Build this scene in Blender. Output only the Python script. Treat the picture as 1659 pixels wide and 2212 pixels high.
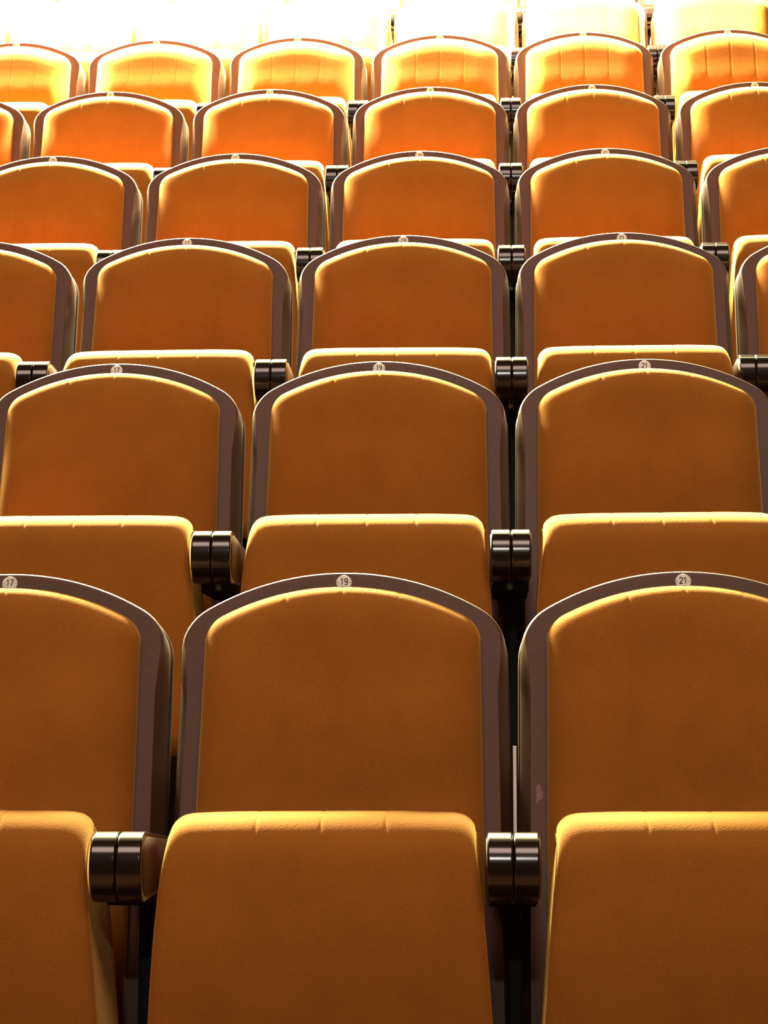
import bpy, bmesh, math, random
from mathutils import Vector, Matrix

for o in list(bpy.data.objects):
    bpy.data.objects.remove(o)
scene = bpy.context.scene
col = scene.collection
random.seed(7)

# ------------------------------------------------------------------ camera
H = 0.98                      # height of the number plate above the tier it stands on
F_PX = 4400.0
cam_d = bpy.data.cameras.new('camera')
cam = bpy.data.objects.new('camera', cam_d)
col.objects.link(cam)
cam_d.sensor_fit = 'HORIZONTAL'
cam_d.sensor_width = 36.0
cam_d.lens = 36.0 * F_PX / 1659.0
cam_d.clip_end = 100
cam.location = (0.275, -3.303, H - 0.2627)
cam.rotation_euler = (math.radians(90 + 6.5), 0.0, 0.0634)
scene.camera = cam

# ------------------------------------------------------------------ exposure, world, lights
scene.view_settings.view_transform = 'Standard'
scene.view_settings.look = 'None'
scene.view_settings.gamma = 1.0
scene.view_settings.exposure = 0.0
scene.view_settings.use_curve_mapping = False
world = bpy.data.worlds.new('world')
scene.world = world
world.use_nodes = True
world.node_tree.nodes['Background'].inputs['Color'].default_value = (1.0, 0.72, 0.5, 1)
world.node_tree.nodes['Background'].inputs['Strength'].default_value = 0.05


def area_light(name, loc, target, sx, sy, power, color, spread=180):
    d = bpy.data.lights.new(name, 'AREA')
    d.shape = 'RECTANGLE'
    d.size, d.size_y = sx, sy
    d.energy = power
    d.color = color
    d.spread = math.radians(spread)
    o = bpy.data.objects.new(name, d)
    col.objects.link(o)
    o.location = loc
    o.rotation_euler = (Vector(target) - Vector(loc)).to_track_quat('-Z', 'Y').to_euler()
    return o


# house lights: a bank hung over the back rows, a dim wash from the ceiling, and the stage side behind the camera
area_light('house_light_bank', (-2.6, 4.92, H + 4.5), (-2.6, 5.02, 0), 6.6, 0.4, 25000, (1.0, 0.91, 0.5))
area_light('ceiling_wash', (0.0, 3.2, H + 6.6), (0.0, 3.2, 0), 8.0, 1.2, 340, (1.0, 0.88, 0.46))
area_light('stage_wash', (0.3, -6.0, H + 7.0), (0.2, 1.0, H + 0.4), 8.0, 3.0, 700, (1.0, 0.70, 0.58))
area_light('stage_spot', (0.25, -9.5, H + 3.8), (0.2, 0.0, H), 0.55, 0.22, 110, (1.0, 0.95, 0.84))

# ------------------------------------------------------------------ materials


def principled(name):
    m = bpy.data.materials.new(name)
    m.use_nodes = True
    return m, m.node_tree, m.node_tree.nodes['Principled BSDF']


def node(nt, kind, **kw):
    n = nt.nodes.new(kind)
    for k, v in kw.items():
        if k in n.inputs:
            n.inputs[k].default_value = v
        else:
            setattr(n, k, v)
    return n


def mat_velvet():
    m, nt, b = principled('velvet')
    tc = node(nt, 'ShaderNodeTexCoord')
    inf = node(nt, 'ShaderNodeObjectInfo')
    n1 = node(nt, 'ShaderNodeTexNoise', Scale=9.0, Detail=3.0, Roughness=0.6)
    n2 = node(nt, 'ShaderNodeTexNoise', Scale=330.0, Detail=2.0, Roughness=0.6)
    add = node(nt, 'ShaderNodeVectorMath', operation='ADD')
    nt.links.new(tc.outputs['Object'], add.inputs[0])
    nt.links.new(inf.outputs['Random'], add.inputs[1])
    nt.links.new(add.outputs[0], n1.inputs['Vector'])
    nt.links.new(tc.outputs['Object'], n2.inputs['Vector'])
    mx = node(nt, 'ShaderNodeMath', operation='MULTIPLY_ADD')
    mx.inputs[1].default_value = 0.55
    nt.links.new(n2.outputs['Fac'], mx.inputs[0])
    m2 = node(nt, 'ShaderNodeMath', operation='MULTIPLY')
    m2.inputs[1].default_value = 0.45
    nt.links.new(n1.outputs['Fac'], m2.inputs[0])
    nt.links.new(m2.outputs[0], mx.inputs[2])
    cr = node(nt, 'ShaderNodeValToRGB')
    cr.color_ramp.elements[0].position = 0.28
    cr.color_ramp.elements[0].color = (0.212, 0.072, 0.0088, 1)
    cr.color_ramp.elements[1].position = 0.75
    cr.color_ramp.elements[1].color = (0.306, 0.110, 0.0145, 1)
    nt.links.new(mx.outputs[0], cr.inputs[0])
    nt.links.new(cr.outputs[0], b.inputs['Base Color'])
    b.inputs['Roughness'].default_value = 0.95
    b.inputs['Specular IOR Level'].default_value = 0.1
    b.inputs['Sheen Weight'].default_value = 0.65
    b.inputs['Sheen Roughness'].default_value = 0.38
    b.inputs['Sheen Tint'].default_value = (1.0, 0.62, 0.17, 1)
    bp = node(nt, 'ShaderNodeBump', Strength=0.25, Distance=0.0015)
    nt.links.new(n2.outputs['Fac'], bp.inputs['Height'])
    nt.links.new(bp.outputs[0], b.inputs['Normal'])
    return m


def mat_noisy(name, c0, c1, scale, rough, spec=0.4, bump=0.0, stretch=None, coat=0.0):
    m, nt, b = principled(name)
    tc = node(nt, 'ShaderNodeTexCoord')
    n1 = node(nt, 'ShaderNodeTexNoise', Scale=scale, Detail=4.0, Roughness=0.6)
    if stretch:
        mp = node(nt, 'ShaderNodeMapping')
        mp.inputs['Scale'].default_value = stretch
        nt.links.new(tc.outputs['Object'], mp.inputs[0])
        nt.links.new(mp.outputs[0], n1.inputs['Vector'])
    else:
        nt.links.new(tc.outputs['Object'], n1.inputs['Vector'])
    cr = node(nt, 'ShaderNodeValToRGB')
    cr.color_ramp.elements[0].position = 0.3
    cr.color_ramp.elements[0].color = (*c0, 1)
    cr.color_ramp.elements[1].position = 0.7
    cr.color_ramp.elements[1].color = (*c1, 1)
    nt.links.new(n1.outputs['Fac'], cr.inputs[0])
    nt.links.new(cr.outputs[0], b.inputs['Base Color'])
    b.inputs['Roughness'].default_value = rough
    b.inputs['Specular IOR Level'].default_value = spec
    b.inputs['Coat Weight'].default_value = coat
    b.inputs['Coat Roughness'].default_value = 0.12
    if bump:
        bp = node(nt, 'ShaderNodeBump', Strength=bump, Distance=0.001)
        nt.links.new(n1.outputs['Fac'], bp.inputs['Height'])
        nt.links.new(bp.outputs[0], b.inputs['Normal'])
    return m


M_VELVET = mat_velvet()
M_PIPING = M_VELVET
M_FRAME = mat_noisy('brown_shell', (0.060, 0.026, 0.013), (0.088, 0.039, 0.021), 240, 0.5, 0.25, 0.08)
M_BACK = mat_noisy('dark_back_panel', (0.02, 0.010, 0.006), (0.03, 0.015, 0.009), 60, 0.5, 0.4)
M_ARM = mat_noisy('lacquered_wood', (0.008, 0.004, 0.0025), (0.016, 0.007, 0.004), 40, 0.17, 0.5, 0.0, (1, 6, 6), 0.15)
M_ARMSIDE = mat_noisy('reddish_wood', (0.05, 0.012, 0.004), (0.075, 0.02, 0.007), 30, 0.5, 0.4, 0.05, (1, 1, 8))
M_POST = mat_noisy('black_steel', (0.006, 0.007, 0.007), (0.010, 0.011, 0.011), 80, 0.65, 0.2)
M_STUB = mat_noisy('grey_steel', (0.12, 0.14, 0.13), (0.2, 0.22, 0.2), 80, 0.4, 0.5)
M_PLATE = mat_noisy('pale_enamel', (0.52, 0.55, 0.42), (0.66, 0.68, 0.54), 90, 0.35, 0.5)
M_DIGIT = mat_noisy('black_print', (0.008, 0.008, 0.007), (0.015, 0.014, 0.012), 90, 0.6, 0.3)
M_ROD = mat_noisy('pale_rod', (0.78, 0.75, 0.66), (0.86, 0.83, 0.74), 50, 0.4, 0.5)
M_WALL = mat_noisy('dark_wall', (0.05, 0.03, 0.02), (0.07, 0.042, 0.028), 6, 0.8, 0.2)
M_FLOOR = mat_noisy('dark_carpet', (0.03, 0.013, 0.008), (0.06, 0.026, 0.015), 160, 0.95, 0.1, 0.3)

# ------------------------------------------------------------------ mesh helpers


def mesh_obj(name, bm, m, parent=None, smooth=True, matrix=None):
    me = bpy.data.meshes.new(name)
    bmesh.ops.recalc_face_normals(bm, faces=bm.faces[:])
    bm.to_mesh(me)
    bm.free()
    if smooth:
        for p in me.polygons:
            p.use_smooth = True
    me.materials.append(m)
    o = bpy.data.objects.new(name, me)
    col.objects.link(o)
    o.parent = parent
    if matrix is not None:
        o.matrix_local = matrix
    return o


def loft(bm, rings, closed=True, cap_first=False, cap_last=False):
    vs = [[bm.verts.new(p) for p in r] for r in rings]
    n = len(rings[0])
    for a, b in zip(vs, vs[1:]):
        for i in range(n if closed else n - 1):
            j = (i + 1) % n
            bm.faces.new((a[i], a[j], b[j], b[i]))
    if cap_first:
        bm.faces.new(vs[0])
    if cap_last:
        bm.faces.new(vs[-1])
    return vs


def box(bm, x0, x1, y0, y1, z0, z1, bev=0.0):
    b2 = bmesh.new()
    vs = [b2.verts.new((x, y, z)) for x in (x0, x1) for y in (y0, y1) for z in (z0, z1)]
    for f in ((0, 1, 3, 2), (4, 6, 7, 5), (0, 4, 5, 1), (2, 3, 7, 6), (0, 2, 6, 4), (1, 5, 7, 3)):
        b2.faces.new([vs[i] for i in f])
    if bev:
        bmesh.ops.bevel(b2, geom=b2.edges[:], offset=bev, segments=2, profile=0.5, affect='EDGES')
    me = bpy.data.meshes.new('tmp')
    b2.to_mesh(me)
    b2.free()
    bm.from_mesh(me)
    bpy.data.meshes.remove(me)


def tube(bm, pts, r, n=8, cap=True):
    rings = []
    for i, p in enumerate(pts):
        p = Vector(p)
        a = Vector(pts[max(i - 1, 0)])
        b = Vector(pts[min(i + 1, len(pts) - 1)])
        t = (b - a).normalized()
        u = t.cross(Vector((1, 0, 0)))
        if u.length < 0.1:
            u = t.cross(Vector((0, 1, 0)))
        u.normalize()
        v = t.cross(u)
        rings.append([p + u * r * math.cos(2 * math.pi * k / n) + v * r * math.sin(2 * math.pi * k / n) for k in range(n)])
    loft(bm, rings, True, cap, cap)


# ------------------------------------------------------------------ backrest outline
# Backrest plane coordinates: x across, s up along the plane (0 at the plate centre), d out of the plane to the sitter.
RECLINE = math.radians(14.0)
S_TOP = 0.0190                # shell apex above the plate centre
S_BOT = -0.80
HW, R_ARC, R_COR = 0.264, 0.43, 0.085


def plane(x, s, d):
    """Backrest plane to chair space (z measured from the floor of the tier)."""
    return Vector((x, s * math.sin(RECLINE) - d * math.cos(RECLINE),
                   H + s * math.cos(RECLINE) + d * math.sin(RECLINE)))


def outline_params(off, hw=HW, R=R_ARC, rc=R_COR):
    R, rc, hw, top = R - off, rc - off, hw - off, S_TOP - off
    cx = hw - rc
    cz = top - R + math.sqrt((R - rc) ** 2 - cx ** 2)
    return R, rc, hw, top, cx, cz


def flare(s):
    return 0.012 * max(0.0, -0.12 - s)


def outline(off, nb=10, na=14, nc=8):
    """Open polyline from the bottom left round the arch to the bottom right."""
    R, rc, hw, top, cx, cz = outline_params(off)
    ang = math.atan2(cz - (top - R), cx)      # direction from arc centre to corner centre
    right = []
    for i in range(na + 1):                   # apex to tangent point
        a = math.pi / 2 + (ang - math.pi / 2) * i / na
        right.append((R * math.cos(a), top - R + R * math.sin(a)))
    for i in range(1, nc + 1):
        a = ang * (1 - i / nc)
        right.append((cx + rc * math.cos(a), cz + rc * math.sin(a)))
    for i in range(1, nb + 1):
        s = cz + (S_BOT - cz) * i / nb
        right.append((hw + flare(s), s))
    left = [(-x, s) for x, s in right[:0:-1]]
    return left + right


def edge_distance(x, s, P):
    R, rc, hw, top, cx, cz = P
    x = abs(x)
    ac = top - R
    ang = math.atan2(cz - ac, cx)
    if s <= cz:
        return hw + flare(s) - x
    if x >= cx or math.atan2(s - cz, x - cx) < ang:
        if x > cx:
            if math.atan2(s - cz, x - cx) <= ang:
                return rc - math.hypot(x - cx, s - cz)
    return min(R - math.hypot(x, s - ac), hw + flare(s) - x)


def top_at(x, P):
    R, rc, hw, top, cx, cz = P
    x = min(abs(x), hw)
    ac = top - R
    ang = math.atan2(cz - ac, cx)
    if x <= R * math.cos(ang):
        return ac + math.sqrt(R * R - x * x)
    return cz + math.sqrt(max(0.0, rc * rc - (x - cx) ** 2))


def shell_bm():
    bm = bmesh.new()
    rings = []
    # rounded lip along the arch, turning into a wide draft on the two sides: (arch, side) offsets and depths
    spec = [((0.056, 0.0), (0.056, 0.0)), ((0.050, 0.0), (0.050, 0.0)),
            ((0.0090, 0.0), (0.0172, 0.0)), ((0.0078, 0.0), (0.0160, 0.0))]
    for t in (0.0, 0.05, 0.15, 0.3, 0.5, 0.7, 0.88, 1.0):
        a = math.pi / 2 * t
        spec.append(((0.0074 * (1 - math.sin(a)), -0.012 * (1 - math.cos(a)) - 0.02 * max(0.0, t - 0.6)),
                     (0.0155 * (1 - t), -0.050 * t ** 0.85)))
    spec += [((0.0, -0.055), (0.0, -0.055)), ((0.002, -0.058), (0.002, -0.058)), ((0.002, -0.060), (0.002, -0.060))]
    for (o1, d1), (o2, d2) in spec:
        ring = []
        for (xa, sa), (xb, sb) in zip(outline(o1), outline(o2)):
            w = min(1.0, max(0.0, (-0.085 - sa) / 0.09))
            w = w * w * (3 - 2 * w)
            ring.append(plane(xa + (xb - xa) * w, sa + (sb - sa) * w, d1 + (d2 - d1) * w))
        rings.append(ring)
    loft(bm, rings, False)
    return bm


def back_panel_bm():
    bm = bmesh.new()
    rings = []
    for off, d in ((0.012, -0.054), (-0.001, -0.056), (-0.003, -0.060), (-0.003, -0.070), (0.006, -0.080), (0.03, -0.086), (0.055, -0.088)):
        rings.append([plane(x, s, d) for x, s in outline(off)])
    vs = loft(bm, rings, False)
    last = vs[-1]
    n = len(last)
    for i in range(n // 2):                    # close the back across the width
        if i + 1 <= n - 2 - i and last[i + 1] is not last[n - 2 - i]:
            bm.faces.new((last[i], last[i + 1], last[n - 2 - i], last[n - 1 - i]))
        elif last[i + 1] is last[n - 2 - i]:
            bm.faces.new((last[i], last[i + 1], last[n - 1 - i]))
    return bm


SEAMS = (-0.091, 0.0, 0.091)


def back_cushion_bm():
    hw, R, rc, top = 0.2225, 0.41, 0.052, S_TOP - 0.0295
    P = (R, rc, hw, top, hw - rc, top - R + math.sqrt((R - rc) ** 2 - (hw - rc) ** 2))
    r, hr, base = 0.084, 0.037, 0.006
    xs = set()
    for i in range(9):
        xs.add(round(hw - 0.034 * (1 - math.cos(math.pi / 2 * i / 8)), 5))
    x = 0.0
    while x < hw - 0.036:
        xs.add(round(x, 5))
        x += 0.0125
    for sx in (0.0, 0.091):
        for d in (-0.009, -0.006, -0.003, -0.0013, 0, 0.0013, 0.003, 0.006, 0.009):
            if sx + d >= 0:
                xs.add(round(sx + d, 5))
    xs = sorted(xs)
    keep = []
    for v in xs:
        if not keep or v - keep[-1] > 0.0007:
            keep.append(v)
    xs = [-v for v in keep[:0:-1]] + keep
    ts = [0.034 * (1 - math.cos(math.pi / 2 * i / 8)) for i in range(9)]
    n = 26

    def depth(x, s):
        e = max(0.0, edge_distance(x, s, P))
        if e < r:
            h = base + hr * max(0.0, 1 - (1 - e / r) ** 2.3) ** (1 / 1.9)
        else:
            h = base + hr
        full = min(1.0, e / 0.09)
        h += 0.006 * (1 - (1 - full) ** 2)
        below = top - s
        # lumbar roll and the hollow under it
        h += 0.008 * math.exp(-((below - 0.235) / 0.075) ** 2) * min(1, e / 0.06)
        h -= 0.006 * math.exp(-((below - 0.37) / 0.06) ** 2) * min(1, e / 0.06)
        for q in SEAMS:
            g = 0.0008 * math.exp(-((x - q) / 0.0028) ** 2)
            pk = 0.006 * math.exp(-((x - q) / 0.012) ** 2) * math.exp(-((below - 0.27) / 0.03) ** 2)
            h -= (g + pk) * min(1, e / 0.01 + 0.3)
        return h

    bm = bmesh.new()
    cols = []
    for x in xs:
        zt = top_at(x, P)
        c = [plane(x, zt, -0.004)]
        for t in ts:
            c.append(plane(x + (flare(zt - t) if abs(x) > hw - 0.05 else 0) * (1 if x > 0 else -1), zt - t, depth(x, zt - t)))
        z0 = zt - ts[-1]
        for i in range(1, n + 1):
            s = z0 + (-0.78 - z0) * i / n
            fx = flare(s) * max(0.0, (abs(x) - (hw - 0.05)) / 0.05) * (1 if x > 0 else -1)
            c.append(plane(x + fx, s, depth(x + fx, s)))
        c.append(plane(x, -0.79, 0.0))
        cols.append(c)
    side = lambda c: [plane(0, 0, 0)] and [Vector((p.x, p.y, p.z)) for p in c]
    # skirts that drop back to the shell on both sides
    def skirt(c):
        out = []
        for p in c:
            q = Vector(p)
            n_ = Vector((0, -math.cos(RECLINE), math.sin(RECLINE)))
            d = (q - plane(0, 0, 0)).dot(n_)
            out.append(q - n_ * (d + 0.004))
        return out
    loft(bm, [skirt(cols[0])] + cols + [skirt(cols[-1])], False)
    return bm


# ------------------------------------------------------------------ tip-up seat cushion (folded up)


def seat_profile():
    """Side section of the folded cushion, (y, z from plate): starts low at the front, over the top, down the rear."""
    pts = []
    for i in range(9):
        t = i / 8
        pts.append((-0.425 - 0.022 * math.sin(t * math.pi * 0.75) / math.sin(math.pi * 0.75) * t ** 0.5, -0.80 + t * 0.355))
    y_f = pts[-1][0]
    c1 = (y_f + 0.095, -0.435)
    for i in range(1, 11):
        a = math.pi - math.pi / 2 * i / 10
        pts.append((c1[0] + 0.095 * math.cos(a), c1[1] + 0.085 * math.sin(a)))
    c2 = (-0.332, -0.418)
    for i in range(0, 8):
        a = math.pi / 2 - math.pi / 2 * i / 7
        pts.append((c2[0] + 0.047 * math.cos(a), c2[1] + 0.056 * math.sin(a)))
    for i in range(1, 6):
        pts.append((-0.285 + 0.035 * i / 5, -0.424 - 0.356 * i / 5))
    return pts


def seat_hw(z):
    t = max(0.0, -0.37 - z)
    return 0.2185 + 0.085 * t - 0.04 * t * t


def seat_cushion_bm():
    prof = seat_profile()
    us = []
    for i in range(7):
        us.append(1 - 0.09 * (1 - math.cos(math.pi / 2 * i / 6)) if i else 1.0)
    k = 0.86
    while k > 0.001:
        us.append(k)
        k -= 0.05
    for q in (0.0, 0.42):
        for d in (-0.03, -0.014, -0.006, 0, 0.006, 0.014, 0.03):
            if q + d >= 0:
                us.append(q + d)
    us = sorted(set(round(u, 4) for u in us))
    us = [-u for u in us[:0:-1]] + us
    cy = -0.36

    def pt(u, y, z):
        hw = seat_hw(z)
        x = u * hw
        a = abs(u)
        # rounded ends: pull the section in towards its middle, droop the top corners
        e = hw * (1 - a)
        if e < 0.022:
            q = 0.009 * (1 - math.sqrt(max(0.0, 1 - (1 - e / 0.022) ** 2)))
            y = y + (q if y < cy else -q)
            if z > -0.44:
                z -= q * 0.6
        rc = 0.034
        if e < rc and z > -0.52:
            dr = rc - math.sqrt(max(0.0, rc * rc - (rc - e) ** 2))
            z -= dr * 0.55 * min(1.0, max(0.0, (z + 0.52) / 0.13))
        full = min(1.0, e / 0.12)
        z += 0.004 * (1 - (1 - full) ** 2) * max(0.0, min(1.0, (z + 0.45) / 0.09))
        if y < -0.37 and z < -0.42:
            y -= 0.008 * (1 - (1 - full) ** 2) * min(1.0, (-0.42 - z) / 0.08)
        if z > -0.47:
            for s in (-0.42, 0.0, 0.42):
                g = 0.0006 * math.exp(-(((u - s) * 0.22) / 0.0022) ** 2) * min(1, (z + 0.47) / 0.03)
                y += g if y < cy else -g
                z -= g
        return Vector((x - 0.003, y, H + z))

    bm = bmesh.new()
    rings = [[pt(u, y, z) for y, z in prof] for u in us]
    vs = loft(bm, rings, True)
    for side in (0, -1):                       # flat gusset panels, slightly sunk
        ring = vs[side]
        sx = -1 if side == 0 else 1
        c = Vector((0, 0, 0))
        for v in ring:
            c += v.co
        c /= len(ring)
        inner = [bm.verts.new(Vector((v.co.x - sx * 0.001, v.co.y + (c.y - v.co.y) * 0.12, v.co.z + (c.z - v.co.z) * 0.06))) for v in ring]
        for i in range(len(ring)):
            j = (i + 1) % len(ring)
            bm.faces.new((ring[i], ring[j], inner[j], inner[i]))
        bm.faces.new(inner)
    return bm, [[v.co.copy() for v in vs[0]], [v.co.copy() for v in vs[-1]]]


# ------------------------------------------------------------------ armrest halves
ARM_SEAM = 0.2652             # x of the joint between neighbouring armrests, right of the chair
P = 0.55
ARM_Y, ARM_T, ARM_B = -0.4785, -0.385, -0.483


def arm_section():
    r = (ARM_T - ARM_B) / 2
    cy, cz = ARM_Y + r, (ARM_T + ARM_B) / 2
    pts = []
    for i in range(17):
        a = math.pi / 2 + math.pi * i / 16
        # a touch squarer than a half circle
        ca, sa = math.cos(a), math.sin(a)
        k = 1.0 / max(1e-6, (abs(ca) ** 2.3 + abs(sa) ** 2.3) ** (1 / 2.3))
        pts.append((cy + r * ca * k, cz + r * sa * k))
    back = -0.13
    pts.append((back, ARM_B + 0.012))
    pts.append((back, ARM_T - 0.022))
    for i in range(1, 5):
        t = i / 5
        pts.append((back + (cy - back) * t, ARM_T - 0.022 * (1 - t)))
    return pts


def arm_bm(x0, x1):
    sec = arm_section()
    cy = sum(p[0] for p in sec) / len(sec)
    cz = sum(p[1] for p in sec) / len(sec)
    bm = bmesh.new()
    rings = []
    b = 0.003
    seq = []
    for i in range(4):
        a = math.pi / 2 * i / 3
        seq.append((x0 + b * (1 - math.sin(a)), b * (1 - math.cos(a))))
    seq = seq[::-1]
    seq = seq + [(x0 + b + 0.0004, 0.0), (x0 + b + 0.0015, 0.0)]
    seq = seq + [(x1 - (x - x0), i) for x, i in seq[::-1]]
    for x, ins in seq:
        ring = []
        n = len(sec)
        for i, (y, z) in enumerate(sec):
            a, c = Vector(sec[i - 1]), Vector(sec[(i + 1) % n])
            t = (c - a).normalized()
            nx, nz = -t.y, t.x                 # inward normal of a counter-clockwise section
            if (cy - y) * nx + (cz - z) * nz < 0:
                nx, nz = -nx, -nz
            ring.append(Vector((x, y + nx * ins, H + z + nz * ins)))
        rings.append(ring)
    loft(bm, rings, True, True, True)
    return bm


def arm_side_bm(x, sx):
    sec = arm_section()
    cy, cz = -0.31, (ARM_T + ARM_B) / 2
    bm = bmesh.new()
    a = [Vector((x, cy + (y - cy) * 0.955, H + cz + (z - cz) * 0.86)) for y, z in sec]
    b = [Vector((x + sx * 0.0018, cy + (y - cy) * 0.945, H + cz + (z - cz) * 0.82)) for y, z in sec]
    loft(bm, [a, b], True, False, True)
    return bm


# ------------------------------------------------------------------ number plate
PLATE_R = 0.0128


def disc_bm(r, th, n=32):
    bm = bmesh.new()
    rings = []
    for rr, d in ((r, 0.0), (r, th * 0.6), (r - 0.0006, th), (r * 0.5, th)):
        rings.append([Vector((rr * math.cos(2 * math.pi * i / n), rr * math.sin(2 * math.pi * i / n), d)) for i in range(n)])
    loft(bm, rings, True, True, True)
    return bm


GLYPHS = {  # strokes in a 4 x 7 cell
    '1': [[(0.7, 5.4), (2.2, 7.0), (2.2, 0.0)]],
    '2': [[(0.1, 5.3), (0.3, 6.3), (1.2, 7.0), (2.6, 7.0), (3.6, 6.3), (3.8, 5.2), (3.3, 4.0), (0.1, 0.1), (3.9, 0.1)]],
    '3': [[(0.1, 6.0), (0.9, 6.9), (2.0, 7.0), (3.2, 6.6), (3.6, 5.4), (3.2, 4.2), (1.8, 3.7), (3.3, 3.2), (3.8, 1.9), (3.3, 0.6), (2.0, 0.0), (0.8, 0.2), (0.0, 1.2)]],
    '5': [[(3.5, 7.0), (0.6, 7.0), (0.3, 3.8), (1.6, 4.4), (3.0, 4.1), (3.8, 2.8), (3.7, 1.3), (2.8, 0.2), (1.4, 0.0), (0.2, 0.8)]],
    '7': [[(0.0, 7.0), (3.8, 7.0), (1.4, 0.0)]],
    '9': [[(3.7, 4.4), (2.9, 3.3), (1.6, 3.1), (0.5, 3.8), (0.1, 5.1), (0.6, 6.4), (1.9, 7.0), (3.2, 6.5), (3.8, 5.2), (3.8, 2.4), (3.3, 0.7), (2.0, 0.0), (0.6, 0.5)]],
}


def digits_mesh(text):
    """Printed seat number: flat strokes a hair above the enamel."""
    k = 0.0106 / 7.0
    w = 0.5 * k
    bm = bmesh.new()
    x0 = -(4.0 * len(text) + 1.1 * (len(text) - 1)) / 2
    for ch in text:
        for st in GLYPHS[ch]:
            pts = [Vector(((x0 + x) * k * 0.84, (y - 3.5) * k)) for x, y in st]
            left, right = [], []
            for i, p in enumerate(pts):
                a, c = pts[max(i - 1, 0)], pts[min(i + 1, len(pts) - 1)]
                d1, d2 = (p - a), (c - p)
                n1 = Vector((-d1.y, d1.x)).normalized() if d1.length else None
                n2 = Vector((-d2.y, d2.x)).normalized() if d2.length else None
                n = (n1 or n2) + (n2 or n1)
                n.normalize()
                m = w / max(0.45, n.dot(n1 or n2))
                left.append(bm.verts.new((*(p + n * m), 0.0)))
                right.append(bm.verts.new((*(p - n * m), 0.0)))
            for i in range(len(pts) - 1):
                bm.faces.new((left[i], right[i], right[i + 1], left[i + 1]))
        x0 += 5.1
    bmesh.ops.solidify(bm, geom=bm.faces[:], thickness=0.0002)
    bmesh.ops.recalc_face_normals(bm, faces=bm.faces[:])
    me = bpy.data.meshes.new('digits')
    bm.to_mesh(me)
    bm.free()
    me.materials.append(M_DIGIT)
    return me


PLATE_M = Matrix.Translation(plane(0, -0.0015, 0.0005)) @ Matrix.Rotation(math.pi / 2 - RECLINE, 4, 'X')

# ------------------------------------------------------------------ floor tiers (setting)
ROWS = [  # x, y, z of the plate of seat 19, row turn
    (0.0, 0.0, 0.0, 0.0170), (0.0, 0.866, 0.5148, 0.0147), (0.0045, 1.7298, 1.0022, 0.0128),
    (0.0065, 2.5901, 1.4768, 0.0130), (0.0052, 3.4407, 1.9540, 0.0159), (0.0095, 4.2843, 2.4396, 0.0098),
    (0.048, 5.128, 2.922, 0.0110), (0.062, 5.970, 3.405, 0.0110)]


def floor_bm():
    bm = bmesh.new()
    prof = [(-3.9, -0.40), (-0.62, -0.40), (-0.62, 0.0)]
    for k in range(1, len(ROWS)):
        y = ROWS[k][1] - 0.62
        prof += [(y, ROWS[k - 1][2]), (y, ROWS[k][2])]
    prof += [(7.0, ROWS[-1][2])]
    prof += [(7.0, -1.0), (-3.9, -1.0)]
    rings = []
    for x in (-6.0, 4.5):
        rings.append([Vector((x, y, z)) for y, z in prof])
    loft(bm, rings, True, True, True)
    return bm


fl = mesh_obj('floor', floor_bm(), M_FLOOR, None, False)
fl.rotation_euler = (0, 0, 0.0135)
fl['kind'] = 'structure'
b = bmesh.new()
box(b, -6.0, 4.5, 7.0, 7.15, -1.0, 8.0)
wb = mesh_obj('wall_back', b, M_WALL, None, False)
wb.rotation_euler = (0, 0, 0.0135)
wb['kind'] = 'structure'

# ------------------------------------------------------------------ the theatre seat


def empty(name, loc=(0, 0, 0), rz=0.0):
    o = bpy.data.objects.new(name, None)
    o.empty_display_size = 0.1
    col.objects.link(o)
    o.location = loc
    o.rotation_euler = (0, 0, rz)
    return o


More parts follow.
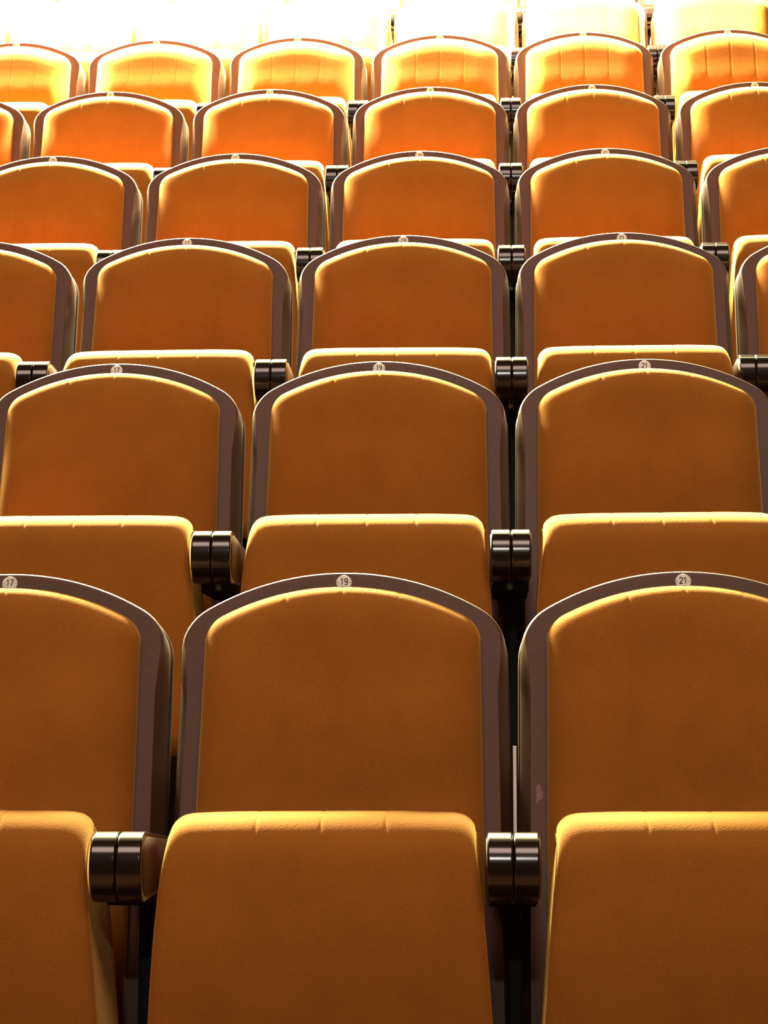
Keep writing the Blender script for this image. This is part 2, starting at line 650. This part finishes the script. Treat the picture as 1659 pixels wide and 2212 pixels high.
def make_seat():
    root = empty('theatre_seat')
    mesh_obj('backrest_frame', shell_bm(), M_FRAME, root)
    mesh_obj('back_panel', back_panel_bm(), M_BACK, root)
    mesh_obj('backrest_cushion', back_cushion_bm(), M_VELVET, root)
    bm, ends = seat_cushion_bm()
    sc = mesh_obj('seat_cushion', bm, M_VELVET, root)
    for ring in ends:
        b = bmesh.new()
        tube(b, ring + [ring[0]], 0.0016, 6, False)
        mesh_obj('piping', b, M_PIPING, sc)
    xr = ARM_SEAM - 0.0004
    xl = ARM_SEAM - P + 0.0004
    a = mesh_obj('armrest', arm_bm(xr - 0.0358, xr), M_ARM, root)
    mesh_obj('armrest_side', arm_side_bm(xr - 0.0356, -1), M_ARMSIDE, a)
    a = mesh_obj('armrest', arm_bm(xl, xl + 0.0358), M_ARM, root)
    mesh_obj('armrest_side', arm_side_bm(xl + 0.0356, 1), M_ARMSIDE, a)
    # standard shared with the seat on the right: brackets under the armrests, post, foot
    px = P / 2 - 0.0045
    for x0, x1 in ((xr - 0.034, xr), (xl, xl + 0.034)):
        b = bmesh.new()
        box(b, x0, x1, -0.345, -0.15, H - 0.494, H - 0.462, 0.003)
        br = mesh_obj('bracket', b, M_POST, root, False)
    b = bmesh.new()
    box(b, px - 0.0105, px + 0.0105, -0.238, -0.198, 0.012, H - 0.4935, 0.004)
    po = mesh_obj('post', b, M_POST, root, False)
    b = bmesh.new()
    tube(b, [(xr - 0.001, -0.349, H - 0.484), (xr - 0.001, -0.344, H - 0.484)], 0.0062, 6)
    mesh_obj('bolt', b, M_STUB, po, False)
    b = bmesh.new()
    box(b, px - 0.03, px + 0.03, -0.32, -0.12, 0.0, 0.014, 0.003)
    mesh_obj('foot_plate', b, M_POST, po, False)
    pl = mesh_obj('number_plate', disc_bm(PLATE_R, 0.0014), M_PLATE, root, False, PLATE_M)
    dg = bpy.data.objects.new('digits', DIGITS[19])
    col.objects.link(dg)
    dg.parent = pl
    dg.matrix_local = Matrix.Translation((0.0, 0.0014, 0.0017))
    for sx in (-1, 1):
        s = mesh_obj('screw', disc_bm(0.0008, 0.0008, 10), M_ARMSIDE, pl, False)
        s.location = (sx * 0.0103, 0.0, 0.0012)
    return root


COLS = {0: (-1, 1), 1: (-1, 1), 2: (-2, 2), 3: (-2, 2), 4: (-3, 2), 5: (-3, 2), 6: (-4, 2), 7: (-4, 3)}
DIGITS = {n: digits_mesh(str(n)) for n in range(11, 27, 2)}


def copy_tree(o, parent=None):
    c = o.copy()
    col.objects.link(c)
    if parent is not None:
        c.parent = parent
        c.matrix_parent_inverse = o.matrix_parent_inverse
    for ch in list(o.children):
        copy_tree(ch, c)
    return c


ORD = ['front', 'second', 'third', 'fourth', 'fifth', 'sixth', 'seventh', 'eighth']
proto = make_seat()
first = True
for k, (rx, ry, rz_, rt) in enumerate(ROWS):
    c0, c1 = COLS[k]
    for i in range(c0, c1 + 1):
        num = 19 + 2 * i
        o = proto if first else copy_tree(proto)
        first = False
        x = i * P
        o.location = (rx + x * math.cos(rt), ry + x * math.sin(rt), rz_)
        o.rotation_euler = (0, 0, rt)
        from_left = i - c0
        n = c1 - c0 + 1
        place = ['leftmost', 'second from left', 'third from left', 'fourth from left', 'fifth from left', 'sixth from left', 'seventh from left', 'eighth from left'][from_left]
        if i == c1:
            place = 'rightmost'
        if k < 2:
            lab = f'orange velvet theatre seat numbered {num} in the {ORD[k]} row, {place} in view'
        else:
            lab = f'orange velvet seat, {place} in the {ORD[k]} row from the front'
        o['label'] = lab
        o['category'] = 'seat'
        o['group'] = f'tip-up velvet seats of the {ORD[k]} row'
        for ch in o.children:
            if ch.name.startswith('number_plate'):
                for g in ch.children:
                    if g.name.startswith('digits'):
                        g.data = DIGITS[num]
            if ch.name.startswith('seat_cushion'):
                # every folded seat rests at a slightly different tilt
                a = random.uniform(-0.008, 0.008)
                piv = Vector((0, -0.33, H - 0.78))
                drop = Vector((0, 0, -0.012 if k == 0 else 0.0))   # the front row sits a little lower on its hinges
                ch.matrix_local = (Matrix.Translation(piv + drop) @ Matrix.Rotation(a, 4, 'X')
                                   @ Matrix.Rotation(random.uniform(-0.006, 0.006), 4, 'Y') @ Matrix.Translation(-piv))

# pale upright rod in the gap between seats 19 and 21 of the front row
b = bmesh.new()
t0 = ROWS[0][3]
gx = P / 2 - 0.0015
tube(b, [(gx, -0.13, 0.0), (gx, -0.13, H - 0.267), (gx, -0.13, H - 0.2655)], 0.0029, 10)
rod = mesh_obj('upright_rod', b, M_ROD)
rod.rotation_euler = (0, 0, t0)
rod['label'] = 'thin pale upright rod in the gap between front row seats 19 and 21'
rod['category'] = 'rod'

# worn mark on the left side of seat 21's frame in the front row
for o in list(col.objects):
    if o.get('label', '').startswith('orange velvet theatre seat numbered 21 in the front row'):
        b = bmesh.new()
        c = plane(-0.2375, -0.352, 0.0006)
        n = 18
        ring = []
        for i in range(n):
            a = 2 * math.pi * i / n
            r = random.uniform(0.35, 1.0)
            ring.append(plane(-0.2375 + 0.0085 * r * math.cos(a), -0.352 + 0.019 * r * math.sin(a), 0.0006))
        cv = b.verts.new(c)
        vs = [b.verts.new(p) for p in ring]
        for i in range(n):
            b.faces.new((cv, vs[i], vs[(i + 1) % n]))
        frame = [c_ for c_ in o.children if c_.name.startswith('backrest_frame')][0]
        sm = mesh_obj('scuff_mark', b, mat_noisy('scuff', (0.1, 0.05, 0.035), (0.2, 0.12, 0.1), 400, 0.5, 0.3), frame, False)
        sm['label'] = 'pale pinkish scuff on the brown frame'
